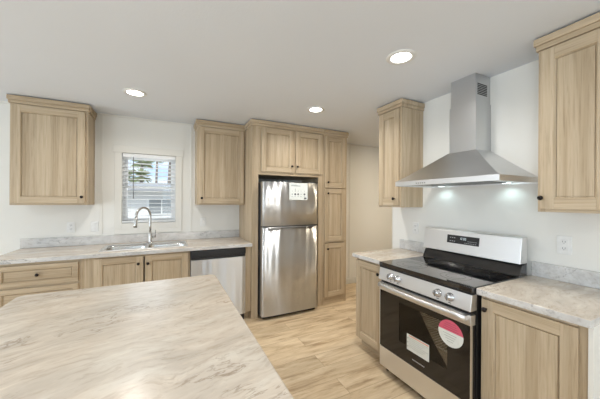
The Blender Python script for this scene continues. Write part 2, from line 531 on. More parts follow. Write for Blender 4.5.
def door(parent, x0, x1, z0, z1, y=0., kx=None, kz=None, rail=.062, name='door', horiz=False, thick=.020):
    """recessed-panel door: stiles, rails, a bevelled lip and the sunken panel; front face at y"""
    m = MB(); e = .0015; A, B = (WH, WV) if horiz else (WV, WH)
    r = rail; ym = y + thick
    if horiz:
        m.box(x0, x1, y, ym, z0, z0 + r, WH, e).box(x0, x1, y, ym, z1 - r, z1, WH, e)
        m.box(x0, x0 + r, y, ym, z0 + r, z1 - r, WH, e).box(x1 - r, x1, y, ym, z0 + r, z1 - r, WH, e)
    else:
        m.box(x0, x0 + r, y, ym, z0, z1, WV, e).box(x1 - r, x1, y, ym, z0, z1, WV, e)
        m.box(x0 + r, x1 - r, y, ym, z0, z0 + r, WH, e).box(x0 + r, x1 - r, y, ym, z1 - r, z1, WH, e)
    # sloped lip
    a0, a1, c0, c1, q = x0 + r, x1 - r, z0 + r, z1 - r, .007
    for p in ([(a0, y + .001, c0), (a0 + q, y + .010, c0 + q), (a0 + q, y + .010, c1 - q), (a0, y + .001, c1)],
              [(a1, y + .001, c1), (a1 - q, y + .010, c1 - q), (a1 - q, y + .010, c0 + q), (a1, y + .001, c0)],
              [(a0, y + .001, c1), (a0 + q, y + .010, c1 - q), (a1 - q, y + .010, c1 - q), (a1, y + .001, c1)],
              [(a1, y + .001, c0), (a1 - q, y + .010, c0 + q), (a0 + q, y + .010, c0 + q), (a0, y + .001, c0)]):
        m.poly(p, (0, .006, 0), A)
    k = q + .0032      # a narrow shadow gap runs round the floating panel
    m.box(a0 + k, a1 - k, y + .0095, ym - .004, c0 + k, c1 - k, A)
    m.box(a0, a1, ym - .004, ym - .001, c0, c1, A)
    d = obj(name, m, parent)
    if kx is not None: knob(d, kx, y, kz)
    return d


def carcass(parent, w, d, z0, z1, open_front=False, name='body', toe=0., ends=(True, True)):
    """frame-front box whose face sits at y=0"""
    m = MB(); t = .016; e = .001
    m.box(0, t, .018, d, z0 + toe, z1, WV, e).box(w - t, w, .018, d, z0 + toe, z1, WV, e)
    m.box(t, w - t, .018, d, z0 + toe, z0 + toe + t, WIN).box(t, w - t, .018, d, z1 - t, z1, WIN)
    m.box(t, w - t, d - .008, d, z0 + toe + t, z1 - t, WIN)
    b = obj(name, m, parent)
    return b


def face_frame(parent, w, z0, z1, cuts_x=(), cuts_z=(), s=.038):
    m = MB(); e = .001
    m.box(0, s, 0, .018, z0, z1, WV, e).box(w - s, w, 0, .018, z0, z1, WV, e)
    m.box(s, w - s, 0, .018, z0, z0 + s, WH, e).box(s, w - s, 0, .018, z1 - s, z1, WH, e)
    for c in cuts_x: m.box(c - .02, c + .02, 0, .018, z0 + s, z1 - s, WV, e)
    for c in cuts_z: m.box(s, w - s, 0, .018, c - .02, c + .02, WH, e)
    return obj('face_frame', m, parent)


def crown(parent, w, d, z0, z1, left=True, right=True, wl=None):
    """flat band and a stepped cap wrapping the exposed sides"""
    m = MB(); o = .018; l = -o if left else 0; r = w + o if right else w
    m.box(l + .008 * left, r - .008 * right, -o + .006, .02, z0, z0 + .03, WH, .002)
    m.box(l, r, -o - .004, .02, z0 + .03, z1, WH, .004)
    if left:
        m.box(l + .008, 0, .02, d, z0, z0 + .03, WV, .002); m.box(l, .0, .02, d, z0 + .03, z1, WV, .003)
    if right:
        m.box(w, r - .008, .02, d, z0, z0 + .03, WV, .002); m.box(w, r, .02, d, z0 + .03, z1, WV, .003)
    m.box(0, w, .02, d, z1 - .012, z1, WIN)
    return obj('crown', m, parent)


RW = -PI / 2     # cabinets on the range wall are turned so that their y axis points at +X
ZU0, ZU1, ZCR = 1.365, 2.322, 2.394


def upper(label, loc, rz, w, kx, d=.298, right_crown=True, left_crown=True):
    t = thing('upper_cabinet', label, 'cabinet', loc, rz)
    carcass(t, w, d, 0, ZU1 - ZU0); face_frame(t, w, 0, ZU1 - ZU0)
    door(t, .018, w - .024 + .006, .018, ZU1 - ZU0 - .014, -.021, kx, .082)
    crown(t, w, d, ZU1 - ZU0, ZCR - ZU0, left_crown, right_crown)
    return t


upper('pale oak wall cabinet hung alone left of the window', (-1.321, 3.441, ZU0), 0, .584, .543)
upper('pale oak wall cabinet between the window and the refrigerator surround', (.321, 3.441, ZU0), 0, .581, .050, right_crown=False)
upper('narrow pale oak wall cabinet left of the range hood', (1.988, 2.140, ZU0), RW, .298, .233, d=.296)
upper('pale oak wall cabinet right of the range hood, at the picture edge', (1.988, .799, ZU0), RW, .330, .028, d=.296)

# --- refrigerator surround
TF = 3.115                                 # face plane of the tall units
sr = thing('refrigerator_surround', 'tall pale oak surround with a two-door cabinet bridging over the refrigerator', 'cabinet', (.905, TF, 0))
W1 = 1.900 - .905
obj('side_panel', MB().box(0, .022, 0, YB - TF - .001, 0, ZU1, WV, .001), sr)
obj('side_panel', MB().box(W1 - .018, W1 - .001, .0, YB - TF - .001, 0, ZU1, WV, .001), sr)
m = MB()
m.box(0.0221, .080, 0, .018, 0, ZU1, WV, .001).box(W1 - .078, W1 - .0181, 0, .018, 0, ZU1, WV, .001)
m.box(.080, W1 - .078, 0, .018, 1.738, 1.79, WH, .001).box(.080, W1 - .078, 0, .018, 2.29, ZU1, WH, .001)
m.box(.545, .585, 0, .018, 1.79, 2.29, WV, .001).box(.0801, .130, 0, .018, 1.7901, 2.2899, WV, .001)
obj('face_frame', m, sr)
m = MB(); m.box(.023, W1 - .019, .018, YB - TF - .001, 1.738, 1.754, WV).box(.023, W1 - .019, .55, YB - TF - .001, 1.754, 2.3, WIN)
obj('cabinet_box', m, sr)
door(sr, .112, .545, 1.776, 2.310, -.020, .509, 1.857 - .0)
door(sr, .573, .970, 1.776, 2.310, -.020, .588, 1.857)
crown(sr, W1, .30, ZU1, ZCR, True, False)
# --- pantry
pn = thing('pantry_cabinet', 'tall narrow pale oak pantry with three stacked doors right of the refrigerator', 'cabinet', (1.9005, TF, 0))
WP = 2.286 - 1.9005
carcass(pn, WP, YB - TF - .001, 0, ZU1)
m = MB(); m.box(0, .03, 0, .018, 0, ZU1, WV, .001).box(WP - .04, WP, 0, .018, 0, ZU1, WV, .001)
for a, b in ((0, .118), (.845, .875), (1.58, 1.61), (2.29, ZU1)): m.box(.03, WP - .04, 0, .018, a, b, WH, .001)
obj('face_frame', m, pn)
door(pn, .015, WP - .035, 1.603, 2.305, -.020, .058, 1.676)
door(pn, .015, WP - .035, .868, 1.586, -.020, .058, 1.525)
door(pn, .015, WP - .035, .110, .838, -.020, .058, .768)
crown(pn, WP, YB - TF - .001, ZU1, ZCR, False, True)

# --- base cabinets on the window wall
ZT, ZB = .914, .876                        # counter top and underside
BF = 3.140                                 # face frame plane


def base_box(t, w, d, toe=.09, top=ZB - .001, closed_top=False):
    m = MB(); k = .016
    m.box(0, k, .018, d, toe, top, WV, .001).box(w - k, w, .018, d, toe, top, WV, .001)
    m.box(k, w - k, .018, d, toe, toe + k, WIN).box(k, w - k, d - .008, d, toe + k, top, WIN)
    obj('body', m, t)
    obj('toe_kick', MB().box(.001, w - .001, .062, .078, 0, toe, WH).box(.001, .015, .078, d, 0, toe, WV).box(w - .015, w - .001, .078, d, 0, toe, WV), t)


dc = thing('drawer_cabinet', 'pale oak base cabinet with drawers at the left end of the window counter', 'cabinet', (-1.320, BF, 0))
base_box(dc, .60, YB - BF - .001)
face_frame(dc, .60, .09, ZB - .001, cuts_z=(.645,))
for a, b, kz in ((.668, .846, .762), (.392, .648, .53), (.105, .372, .25)):
    door(dc, .035, .585, a, b, -.020, .306, kz, rail=.040, name='drawer', horiz=True)
sb = thing('sink_cabinet', 'pale oak two-door base cabinet under the sink', 'cabinet', (-.7195, BF, 0))
base_box(sb, .946, YB - BF - .001)
m = MB(); m.box(0, .100, 0, .018, .09, ZB - .001, WV, .001).box(.918, .946, 0, .018, .09, ZB - .001, WV, .001)
m.box(.100, .918, 0, .018, .09, .128, WH, .001).box(.100, .918, 0, .018, .842, ZB - .001, WH, .001)
obj('face_frame', m, sb)
door(sb, .102, .5065, .112, .858, -.020, .463, .782)
door(sb, .5195, .925, .112, .858, -.020, .547, .778)
ep = obj('filler_panel', MB().box(0, .070, 0, YB - BF - .001, .09, ZB - .001, WV, .001).box(.01, .070, .06, YB - BF - .001, 0, .09, WV), None, (.8345, BF, 0))
tag(ep, 'narrow pale oak filler panel between dishwasher and refrigerator surround', 'panel')

# --- base cabinets on the range wall
RF = 1.685
lb = thing('base_cabinet', 'narrow pale oak base cabinet left of the range', 'cabinet', (RF, 2.112, 0), RW)
base_box(lb, .397, XR - RF - .001); face_frame(lb, .397, .09, ZB - .001)
door(lb, .010, .372, .104, .852, -.020, .330, .782)
rb = thing('base_cabinet', 'pale oak base cabinet with one door right of the range', 'cabinet', (RF, .9445, 0), RW)
base_box(rb, .454, XR - RF - .001); face_frame(rb, .454, .09, ZB - .001)
door(rb, .010, .424, .104, .852, -.020, .036, .798)
obj('end_panel', MB().box(.4545, .472, -.012, XR - RF - .001, 0, ZB - .001, TRIM, .001), rb)


# ------------------------------------------------------------------ countertops
def slab_ring(x0, x1, y0, y1, hx0, hx1, hy0, hy1, z0, z1, m, bev=.006):
    mb = MB(); b = bmesh.new()
    def ring(z):
        o = [b.verts.new(p) for p in ((x0, y0, z), (x1, y0, z), (x1, y1, z), (x0, y1, z))]
        i = [b.verts.new(p) for p in ((hx0, hy0, z), (hx1, hy0, z), (hx1, hy1, z), (hx0, hy1, z))]
        return o, i
    o0, i0 = ring(z0); o1, i1 = ring(z1)
    for k in range(4):
        j = (k + 1) % 4
        b.faces.new((o1[k], o1[j], i1[j], i1[k])); b.faces.new((o0[j], o0[k], i0[k], i0[j]))
        b.faces.new((o0[k], o0[j], o1[j], o1[k])); b.faces.new((i0[j], i0[k], i1[k], i1[j]))
    bmesh.ops.recalc_face_normals(b, faces=b.faces[:])
    es = [e for e in b.edges if all(abs(v.co.z - z1) < 1e-6 for v in e.verts) and all(v in o1 for v in e.verts)]
    bmesh.ops.bevel(b, geom=es, offset=bev, segments=3, profile=.5, affect='EDGES')
    mb.merge(b, m); return mb


SX0, SX1, SY0, SY1 = -.598, .206, 3.185, 3.600
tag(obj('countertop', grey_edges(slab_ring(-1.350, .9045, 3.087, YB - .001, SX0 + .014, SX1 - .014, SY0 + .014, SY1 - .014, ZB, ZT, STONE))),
    'long beige marbled countertop holding the sink below the window', 'countertop')
tag(obj('backsplash', MB().box(-1.350, .9045, YB - .019, YB - .007, ZT + .0003, 1.012, SGREY, .003)),
    'grey marbled backsplash strip along the window wall', 'backsplash')
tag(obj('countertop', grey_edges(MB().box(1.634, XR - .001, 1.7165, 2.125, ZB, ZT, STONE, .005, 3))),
    'short beige marbled countertop left of the range', 'countertop')
tag(obj('backsplash', MB().box(XR - .019, XR - .001, 1.7165, 2.120, ZT + .0003, 1.012, SGREY, .003)),
    'short grey marbled backsplash strip left of the range', 'backsplash')
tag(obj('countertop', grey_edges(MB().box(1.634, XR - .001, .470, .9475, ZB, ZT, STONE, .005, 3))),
    'beige marbled countertop right of the range, with a squared free corner', 'countertop')
tag(obj('backsplash', MB().box(XR - .019, XR - .001, .470, .9475, ZT + .0003, 1.012, SGREY, .003)),
    'grey marbled backsplash strip right of the range, under the outlet', 'backsplash')
# --- island
IX0, IX1, IY0, IY1 = -.700, .297, .30, 1.915
ic = MB(); b = bmesh.new(); r = .035; pts = []
for cx, cy, a0 in ((IX1 - r, IY1 - r, 0), (IX0 + r, IY1 - r, 90), (IX0 + r, IY0 + r, 180), (IX1 - r, IY0 + r, 270)):
    for k in range(7):
        a = math.radians(a0 + k * 15); pts.append((cx + r * math.cos(a), cy + r * math.sin(a)))
top = [b.verts.new((x, y, ZT)) for x, y in pts]; bot = [b.verts.new((x, y, ZB)) for x, y in pts]
b.faces.new(top); b.faces.new(bot[::-1]); n = len(pts)
for k in range(n): b.faces.new((bot[k], bot[(k + 1) % n], top[(k + 1) % n], top[k]))
bmesh.ops.recalc_face_normals(b, faces=b.faces[:])
bmesh.ops.bevel(b, geom=[e for e in b.edges if all(v in top for v in e.verts) and len(e.link_faces) == 2 and abs(e.calc_face_angle(0)) > 1], offset=.008, segments=3, profile=.5, affect='EDGES')
ic.merge(b, STONE)
tag(obj('island_countertop', ic), 'large beige marbled island countertop in the foreground', 'countertop')
isl = thing('island_cabinet', 'pale oak cabinet base under the big island countertop', 'cabinet', (-.66, .34, 0))
m = MB(); m.box(0, .917, 0, 1.535, .09, ZB - .001, WV, .001)
obj('body', m, isl); obj('toe_kick', MB().box(.05, .867, .05, 1.485, 0, .09, WH), isl)
for k in range(3):
    q = door(isl, .02 + k * .5, .495 + k * .5, .11, .86, 0)
    q.rotation_euler = (0, 0, PI / 2); q.location = (.9375, 0, 0)
for k in range(2):
    q = door(isl, .02 + k * .445, .455 + k * .445, .11, .86, 0)
    q.rotation_euler = (0, 0, PI); q.location = (.917, 1.5555, 0)

# ------------------------------------------------------------------ sink and faucet
sk = thing('sink', 'double-bowl stainless steel sink set in the window counter', 'sink', (0, 0, ZT))
RIMM = steel('sink rim stainless', (.66, .66, .65), .36)
rim = slab_ring(SX0, SX1, SY0, SY1, SX0 + .03, SX1 - .03, SY0 + .03, SY1 - .085, .0004, .005, RIMM, .003)
XM = -.196
rim.box(XM - .014, XM + .014, SY0 + .03, SY1 - .085, .0, .0045, RIMM)
obj('rim', rim, sk)


def bowl(x0, x1, y0, y1):
    b = bmesh.new(); levels = ((0.003, 0), (-.02, .004), (-.15, .012), (-.17, .035)); rings = []
    for z, ins in levels:
        rr = .05; p = []
        for cx, cy, a0 in ((x1 - ins - rr, y1 - ins - rr, 0), (x0 + ins + rr, y1 - ins - rr, 90), (x0 + ins + rr, y0 + ins + rr, 180), (x1 - ins - rr, y0 + ins + rr, 270)):
            for k in range(6):
                a = math.radians(a0 + k * 18); p.append(b.verts.new((cx + rr * math.cos(a), cy + rr * math.sin(a), z)))
        rings.append(p)
    nn = len(rings[0])
    for A, B in zip(rings, rings[1:]):
        for k in range(nn): b.faces.new((A[k], A[(k + 1) % nn], B[(k + 1) % nn], B[k]))
    b.faces.new(rings[-1])
    bmesh.ops.recalc_face_normals(b, faces=b.faces[:])
    for f in b.faces: f.normal_flip()
    mb = MB(); mb.merge(b, SINKM, True)
    bl = obj('bowl', mb, sk)
    sf = bl.modifiers.new('thickness', 'SOLIDIFY'); sf.thickness = .0015; sf.offset = -1
    c = ((x0 + x1) / 2, (y0 + y1) / 2 + .03)
    obj('drain', MB().lathe([(.0001, -.1675), (.028, -.1675), (.042, -.166), (.045, -.169)], (c[0], c[1], 0), (0, 0, 1), STEELD, 24), bl)


bowl(SX0 + .03, XM - .014, SY0 + .03, SY1 - .085); bowl(XM + .014, SX1 - .03, SY0 + .03, SY1 - .085)

fc = thing('faucet', 'tall brushed nickel gooseneck faucet behind the sink', 'faucet', (-.176, 3.553, ZT + .005))
obj('base', MB().lathe([(.0001, 0), (.028, 0), (.028, .006), (.022, .012), (.0195, .02), (.0195, .11), (.0165, .118), (.0001, .118)], (0, 0, 0), (0, 0, 1), CHROME), fc)
dirx, diry = -.66, -.75; R_ = .096; zs = .318; P_ = [(0, 0, .11), (0, 0, .2), (0, 0, zs)]
for k in range(1, 17):
    a = k * PI / 16 * 1.03; q = R_ - R_ * math.cos(a)
    P_.append((dirx * q, diry * q, zs + R_ * math.sin(a)))
q = 2 * R_ + .004
obj('spout', MB().tube(P_, .0125, CHROME), fc)
ex = P_[-1]
obj('spray_head', MB().tube([(ex[0], ex[1], ex[2]), (ex[0] + dirx * .004, ex[1] + diry * .004, ex[2] - .03), (ex[0] + dirx * .012, ex[1] + diry * .012, ex[2] - .085), (ex[0] + dirx * .014, ex[1] + diry * .014, ex[2] - .11)], [.0135, .015, .018, .0185], CHROME), fc)
hd = obj('handle', MB().tube([(.015, 0, .07), (.058, 0, .072)], .012, CHROME).tube([(.050, 0, .072), (.052, -.002, .095), (.056, -.006, .150)], [.0075, .006, .005], CHROME), fc)

# ------------------------------------------------------------------ dishwasher
dw = thing('dishwasher', 'stainless dishwasher with black control strip left of the refrigerator surround', 'dishwasher', (.2285, 3.095, 0))
DW = .604
obj('tub', MB().box(.004, DW - .004, .045, .60, .09, ZB - .006, DGREY), dw)
dd = MB(); b = bmesh.new()
# slightly bowed door skin
rows = []; K = 14
for k in range(K + 1):
    u = k / K; x = .003 + u * (DW - .006); yb = .012 - .012 * (1 - abs(2 * u - 1) ** 4)
    rows.append((x, yb))
f_ = [b.verts.new((x, y, .092)) for x, y in rows]; g_ = [b.verts.new((x, y, .765)) for x, y in rows]
f2 = [b.verts.new((x, .044, .092)) for x, y in rows]; g2 = [b.verts.new((x, .044, .765)) for x, y in rows]
for k in range(K):
    for A, B in ((f_, g_), (g_, g2), (g2, f2), (f2, f_)): b.faces.new((A[k], A[k + 1], B[k + 1], B[k]))
b.faces.new((f_[0], g_[0], g2[0], f2[0])); b.faces.new((f_[-1], f2[-1], g2[-1], g_[-1]))
bmesh.ops.recalc_face_normals(b, faces=b.faces[:])
dd.merge(b, STEELW)
dwd = obj('door', dd, dw)
obj('control_strip', MB().box(.003, DW - .003, .002, .044, .800, .868, BLACK, .006, 3), dw)
obj('handle_pocket', MB().box(.006, DW - .006, .022, .044, .766, .799, BLACK), dw)
obj('kick_plate', MB().box(.004, DW - .004, .07, .085, 0.0, .088, BLACK), dw)

# ------------------------------------------------------------------ refrigerator
fr = thing('refrigerator', 'stainless top-freezer refrigerator with a paper sheet on its upper door', 'refrigerator', (1.000, 2.985, 0))
FW = .752
obj('body', MB().box(.006, FW - .006, .078, .70, .03, 1.640, DGREY, .004), fr)


def fridge_door(z0, z1, name):
    b = bmesh.new(); K = 26; prof = []
    for k in range(K + 1):
        u = k / K; e = abs(2 * u - 1)
        y = .0 + .010 * (e ** 2.4) + (.012 * max(0, (e - .93) / .07) ** 2)
        prof.append((u * FW, y))
    A = [b.verts.new((x, y, z0)) for x, y in prof] + [b.verts.new((FW, .072, z0)), b.verts.new((0, .072, z0))]
    B = [b.verts.new((x, y, z1)) for x, y in prof] + [b.verts.new((FW, .072, z1)), b.verts.new((0, .072, z1))]
    nn = len(A)
    for k in range(nn): b.faces.new((A[k], A[(k + 1) % nn], B[(k + 1) % nn], B[k]))
    b.faces.new(A[::-1]); b.faces.new(B)
    bmesh.ops.recalc_face_normals(b, faces=b.faces[:])
    for f in b.faces: f.smooth = abs(f.normal.z) < .5 and abs(f.normal.y) > .3
    mb = MB(); i = mb.mi(STEELW)
    for f in b.faces: f.material_index = i
    me = bpy.data.meshes.new('t'); b.to_mesh(me); b.free(); mb.bm.from_mesh(me)
    return obj(name, mb, fr)


fz = fridge_door(1.118, 1.648, 'freezer_door'); fd = fridge_door(.048, 1.100, 'refrigerator_door')
obj('handle_recess', MB().box(.09, FW - .10, .006, .03, 1.100, 1.1175, BLACK), fd)
obj('pull_lip', MB().poly([(.06, .004, 1.098), (.085, -.008, 1.090), (FW - .085, -.008, 1.090), (FW - .06, .004, 1.098), (FW - .06, .004, 1.108), (.06, .004, 1.108)], (0, .014, 0), STEELD), fd)
obj('gasket', MB().box(.012, FW - .012, .020, .070, 1.1002, 1.1178, BLACK), fr)
obj('base_grille', MB().box(.02, FW - .02, .05, .075, .012, .046, BLACK), fr)
for x in (.06, FW - .06): obj('foot', MB().cyl((x, .12, .015), .018, .03, (0, 0, 1), BLACK, 14), fr)
obj('top_hinge_cover', MB().box(FW - .14, FW - .03, .03, .16, 1.6402, 1.662, DGREY, .006), fr)
ns = MB(); nx0, nx1, nz0, nz1 = .335, .588, 1.432, 1.640
ns.box(nx0, nx1, -.0035, -.0023, nz0, nz1, PAPER)
nt_ = obj('information_sheet', ns, fr); nt_['label'] = 'white printed sheet stuck on the freezer door'
pr = MB(); yv = (-.0038, -.0035)
pr.box(nx0 + .025, nx0 + .150, *yv, nz1 - .040, nz1 - .030, INKL).box(nx0 + .025, nx0 + .110, *yv, nz1 - .026, nz1 - .020, INKL)
obj('printed_heading', pr, nt_); pr = MB()
for k, (ix, h) in enumerate(((.040, .018), (.080, .026), (.120, .024), (.160, .014), (.208, .024))):
    pr.cyl((nx0 + ix, -.0037, nz0 + .070), h / 2, .0004, (0, 1, 0), INK if k in (1, 2, 4) else INKL, 12)
    pr.box(nx0 + ix - .012, nx0 + ix + .012, *yv, nz0 + .040, nz0 + .044, INKL)
    pr.box(nx0 + ix - .002, nx0 + ix + .002, *yv, nz0 + .095, nz0 + (.140 if k == 1 else .118), INK if k == 1 else INKL)
    obj('printed_icon', pr, nt_); pr = MB()
obj('printed_mark', MB().box(nx1 - .050, nx1 - .015, *yv, nz0 + .012, nz0 + .030, INK), nt_)

# ------------------------------------------------------------------ range
RXF = 1.604
rg = thing('range', 'freestanding stainless electric range with black glass top and two stickers on its oven door', 'stove', (RXF, 1.7120, 0), RW)
WR = .759                                   # local x 0..WR ; y 0 front .. .675 back
fx = lambda Y: 1.7120 - Y                    # world Y -> local x
bd = MB(); bd.box(0, .012, .05, .620, .03, .872, BLACK, .002).box(WR - .012, WR, .05, .620, .03, .872, BLACK, .002)
bd.box(.012, WR - .012, .61, .620, .03, .872, DGREY).box(.012, WR - .012, .06, .61, .03, .05, DGREY)
bd.box(.012, WR - .012, .06, .61, .825, .872, DGREY)
obj('body', bd, rg)
# cooktop: steel front lip under black glass
ct = MB(); ct.box(-.001, WR + .001, -.006, .521, .888, .9165, BGLASS, .003).box(0, WR, .0, .61, .872, .888, BLACK)
cto = obj('cooktop', ct, rg)
for (cx, cy, rr) in ((.20, .15, .115), (.56, .15, .095), (.20, .42, .08), (.56, .42, .105), (.38, .44, .05)):
    b2 = MB()
    for q in (rr, rr * .62):
        b2.lathe([(q - .0022, .9166), (q - .0022, .9170), (q, .9170), (q, .9166)], (cx, cy, 0), (0, 0, 1), RING, 48, False)
    obj('burner_ring', b2, cto)
# control panel, leaning slightly back, with knobs
cp = MB(); cp.poly([(0, .004, .872), (0, -.014, .775), (0, .05, .775), (0, .05, .872)], (WR, 0, 0), STEELR, .002)
cpo = obj('control_panel', cp, rg)
for Yk in (1.578, 1.505, 1.166, 1.082):
    k = MB(); x = fx(Yk)
    k.lathe([(.0001, 0), (.027, 0), (.027, .006), (.022, .009), (.020, .030), (.017, .033), (.0001, .033)], (x, -.006, .822), (0, -1, .17), STEEL, 28)
    k.box(x - .003, x + .003, -.045, -.0385, .806, .845, STEELD, .001)
    obj('knob', k, cpo)
for Yk in (1.578, 1.505, 1.166, 1.082):
    obj('panel_marking', MB().box(fx(Yk) - .009, fx(Yk) + .009, -.0135, -.0105, .785, .789, INK), cpo)
# vent slots between panel and door
vs = MB(); vs.box(.01, WR - .01, .010, .05, .752, .7745, BLACK)
obj('vent_gap', vs, rg)
# oven door
od = MB()
wx0, wx1, wz0, wz1 = fx(1.500), fx(1.105), .350, .645
od.box(.001, WR - .001, -.006, .040, .688, .751, STEELR, .004)
for a in ((.001, .008), (WR - .008, WR - .001)): od.box(a[0], a[1], -.001, .012, .226, .688, STEELR)
for a in ((.008, wx0, .226, .688), (wx1, WR - .008, .226, .688), (wx0, wx1, .226, wz0), (wx0, wx1, wz1, .688)):
    od.box(a[0], a[1], .0, .012, a[2], a[3], OVGLASS)
for a in ((.004, wx0, .23, .686), (wx1, WR - .004, .23, .686), (wx0, wx1, .23, wz0), (wx0, wx1, wz1, .686)):
    od.box(a[0], a[1], .0121, .040, a[2], a[3], BLACK)
odo = obj('oven_door', od, rg)
obj('window_pane', MB().box(wx0, wx1, .002, .006, wz0, wz1, OVPANE), odo)
hb = MB(); hz = .738; hp = []
for k in range(13):
    u = k / 12; hp.append((.020 + u * (WR - .04), -.030 - .022 * (1 - (2 * u - 1) ** 2), hz - .004))
b = bmesh.new(); rings = []
for (x, y, z) in hp:
    rings.append([b.verts.new((x, y + dy, z + dz)) for dy, dz in ((-.008, -.012), (.0, -.019), (.008, -.014), (.008, .014), (.0, .019), (-.008, .012))])
for A, B in zip(rings, rings[1:]):
    for k in range(6): b.faces.new((A[k], A[(k + 1) % 6], B[(k + 1) % 6], B[k]))
b.faces.new(rings[0]); b.faces.new(rings[-1]); bmesh.ops.recalc_face_normals(b, faces=b.faces[:])
hb.merge(b, STEELR, True)
for x in (.030, WR - .030): hb.box(x - .012, x + .012, -.034, -.004, hz - .018, hz + .012, STEELR, .003)
obj('handle', hb, odo)
# round sticker: white disc whose upper cap is pink, with print lines
sx, sz, sr_ = fx(1.084), .589, .083
st = MB(); cut = .012
arc = [(math.acos(max(-1, min(1, 0))), 0)]
def disc_pts(lo, hi, n=30): return [(sx + sr_ * math.cos(lo + (hi - lo) * k / n), -.0015, sz + sr_ * math.sin(lo + (hi - lo) * k / n)) for k in range(n + 1)]
a1 = math.asin(cut / sr_)
st.poly(disc_pts(a1, PI - a1), (0, .001, 0), PINK); st.poly(disc_pts(PI - a1, 2 * PI + a1), (0, .001, 0), PAPER)
for k in range(4):
    w = .052 - .006 * k; st.box(sx - w, sx + w, -.0018, -.0015, sz + .021 + k * .013, sz + .025 + k * .013, PINKL)
for k in range(4):
    w = .050 - .009 * k; st.box(sx - w, sx + w * .8, -.0018, -.0015, sz - .008 - k * .015, sz - .0055 - k * .015, INKL)
so = obj('round_sticker', st, odo); so['label'] = 'round pink and white sticker on the oven glass'
# energy-label sheet
lx0, lx1, lz0, lz1 = fx(1.424), fx(1.236), .325, .442
sl = MB(); sl.box(lx0, lx1, -.0012, -.0004, lz0, lz1, PAPER)
sl.box(lx0 + .02, lx1 - .004, -.0015, -.0012, lz1 - .013, lz1 - .006, ORANGE)
for k in range(6): sl.box(lx0 + .022, lx1 - .01 - .02 * (k % 3), -.0015, -.0012, lz1 - .026 - k * .013, lz1 - .0235 - k * .013, INKL)
for k in range(3): sl.cyl((lx0 + .010, -.0014, lz1 - .030 - k * .03), .004, .0004, (0, 1, 0), INK, 10)
so = obj('care_label', sl, odo); so['label'] = 'white rectangular label with an orange heading on the oven glass'
# maker's mark: a thin pale line of tiny letters below the label
mk = MB(); x = fx(1.375)
for k in range(10):
    mk.box(x + k * .0105, x + k * .0105 + .007, -.0006, .0, .268, .276, PRINT)
obj('maker_mark', mk, odo)
# cavity and racks seen through the pane
cv = MB(); cx0, cx1, cz0, cz1 = .07, WR - .07, .27, .68
cv.box(cx0 - .01, cx0, .045, .56, cz0, cz1, CAV).box(cx1, cx1 + .01, .045, .56, cz0, cz1, CAV)
cv.box(cx0, cx1, .55, .56, cz0, cz1, CAV).box(cx0 - .01, cx1 + .01, .045, .56, cz0 - .01, cz0, CAV).box(cx0 - .01, cx1 + .01, .045, .56, cz1, cz1 + .01, CAV)
obj('oven_cavity', cv, rg)
for zr_ in (.43, .545):
    rk = MB()
    for k in range(2): rk.tube([(cx0 + .002, .055 + k * .44, zr_), (cx1 - .002, .055 + k * .44, zr_)], .0045, RACK, 8)
    for k in range(1, 24): rk.tube([(cx0 + k * (cx1 - cx0) / 24, .055, zr_ + .003), (cx0 + k * (cx1 - cx0) / 24, .50, zr_ + .003)], .0024, RACK, 6)
    obj('oven_rack', rk, rg)
dr = obj('storage_drawer', MB().box(.001, WR - .001, .002, .045, .058, .220, STEELR, .004), rg)
obj('drawer_lip', MB().box(.02, WR - .02, .0, .02, .2205, .2255, BLACK), rg)
for x in (.03, WR - .03):
    for y in (.07, .57): obj('foot', MB().cyl((x, y, .0155), .014, .031, (0, 0, 1), BLACK, 12), rg)
# backguard
bg = MB()
bg.poly([(0, .522, .9168), (0, .560, .990), (0, .620, .990), (0, .620, .9168)], (WR, 0, 0), BGLASS, .002)
bg.poly([(0, .590, .990), (0, .590, 1.0), (0, .620, 1.0), (0, .620, .990)], (WR, 0, 0), BLACK)
bg.poly([(-.001, .530, 1.000), (-.001, .556, 1.174), (-.001, .562, 1.179), (-.001, .620, 1.179), (-.001, .620, 1.000)], (WR + .002, 0, 0), STEELR, .002)
bgo = obj('backguard', bg, rg)
slope = (.556 - .530) / .174
def onbg(z, off=0): return .530 + slope * (z - 1.0) - off
dx0, dx1 = fx(1.487), fx(1.225)
dp = MB(); dp.poly([(dx0, onbg(1.076, .0015), 1.076), (dx1, onbg(1.076, .0015), 1.076), (dx1, onbg(1.142, .0015), 1.142), (dx0, onbg(1.142, .0015), 1.142)], (0, .0025, 0), BLACK)
dpo = obj('display_panel', dp, bgo)
g = MB()
def mark(x, z, w, h, m): g.poly([(x, onbg(z, .0022), z), (x + w, onbg(z, .0022), z), (x + w, onbg(z + h, .0022), z + h), (x, onbg(z + h, .0022), z + h)], (0, .0006, 0), m)
for k in range(3): mark(dx0 + .025 + k * .018, 1.118, .010, .006, PRINT)
obj('button_marking', g, dpo); g = MB()
for k in range(3): mark(dx0 + .025 + k * .018, 1.090, .010, .006, PRINT)
obj('button_marking', g, dpo); g = MB()
for k in range(7): mark(dx0 + .150 + k * .014, 1.086, .008, .004, PRINT)
obj('button_marking', g, dpo); g = MB()
for k in range(5): mark(dx0 + .175 + k * .015, 1.101, .008, .004, PRINT)
obj('button_marking', g, dpo)
g = MB()
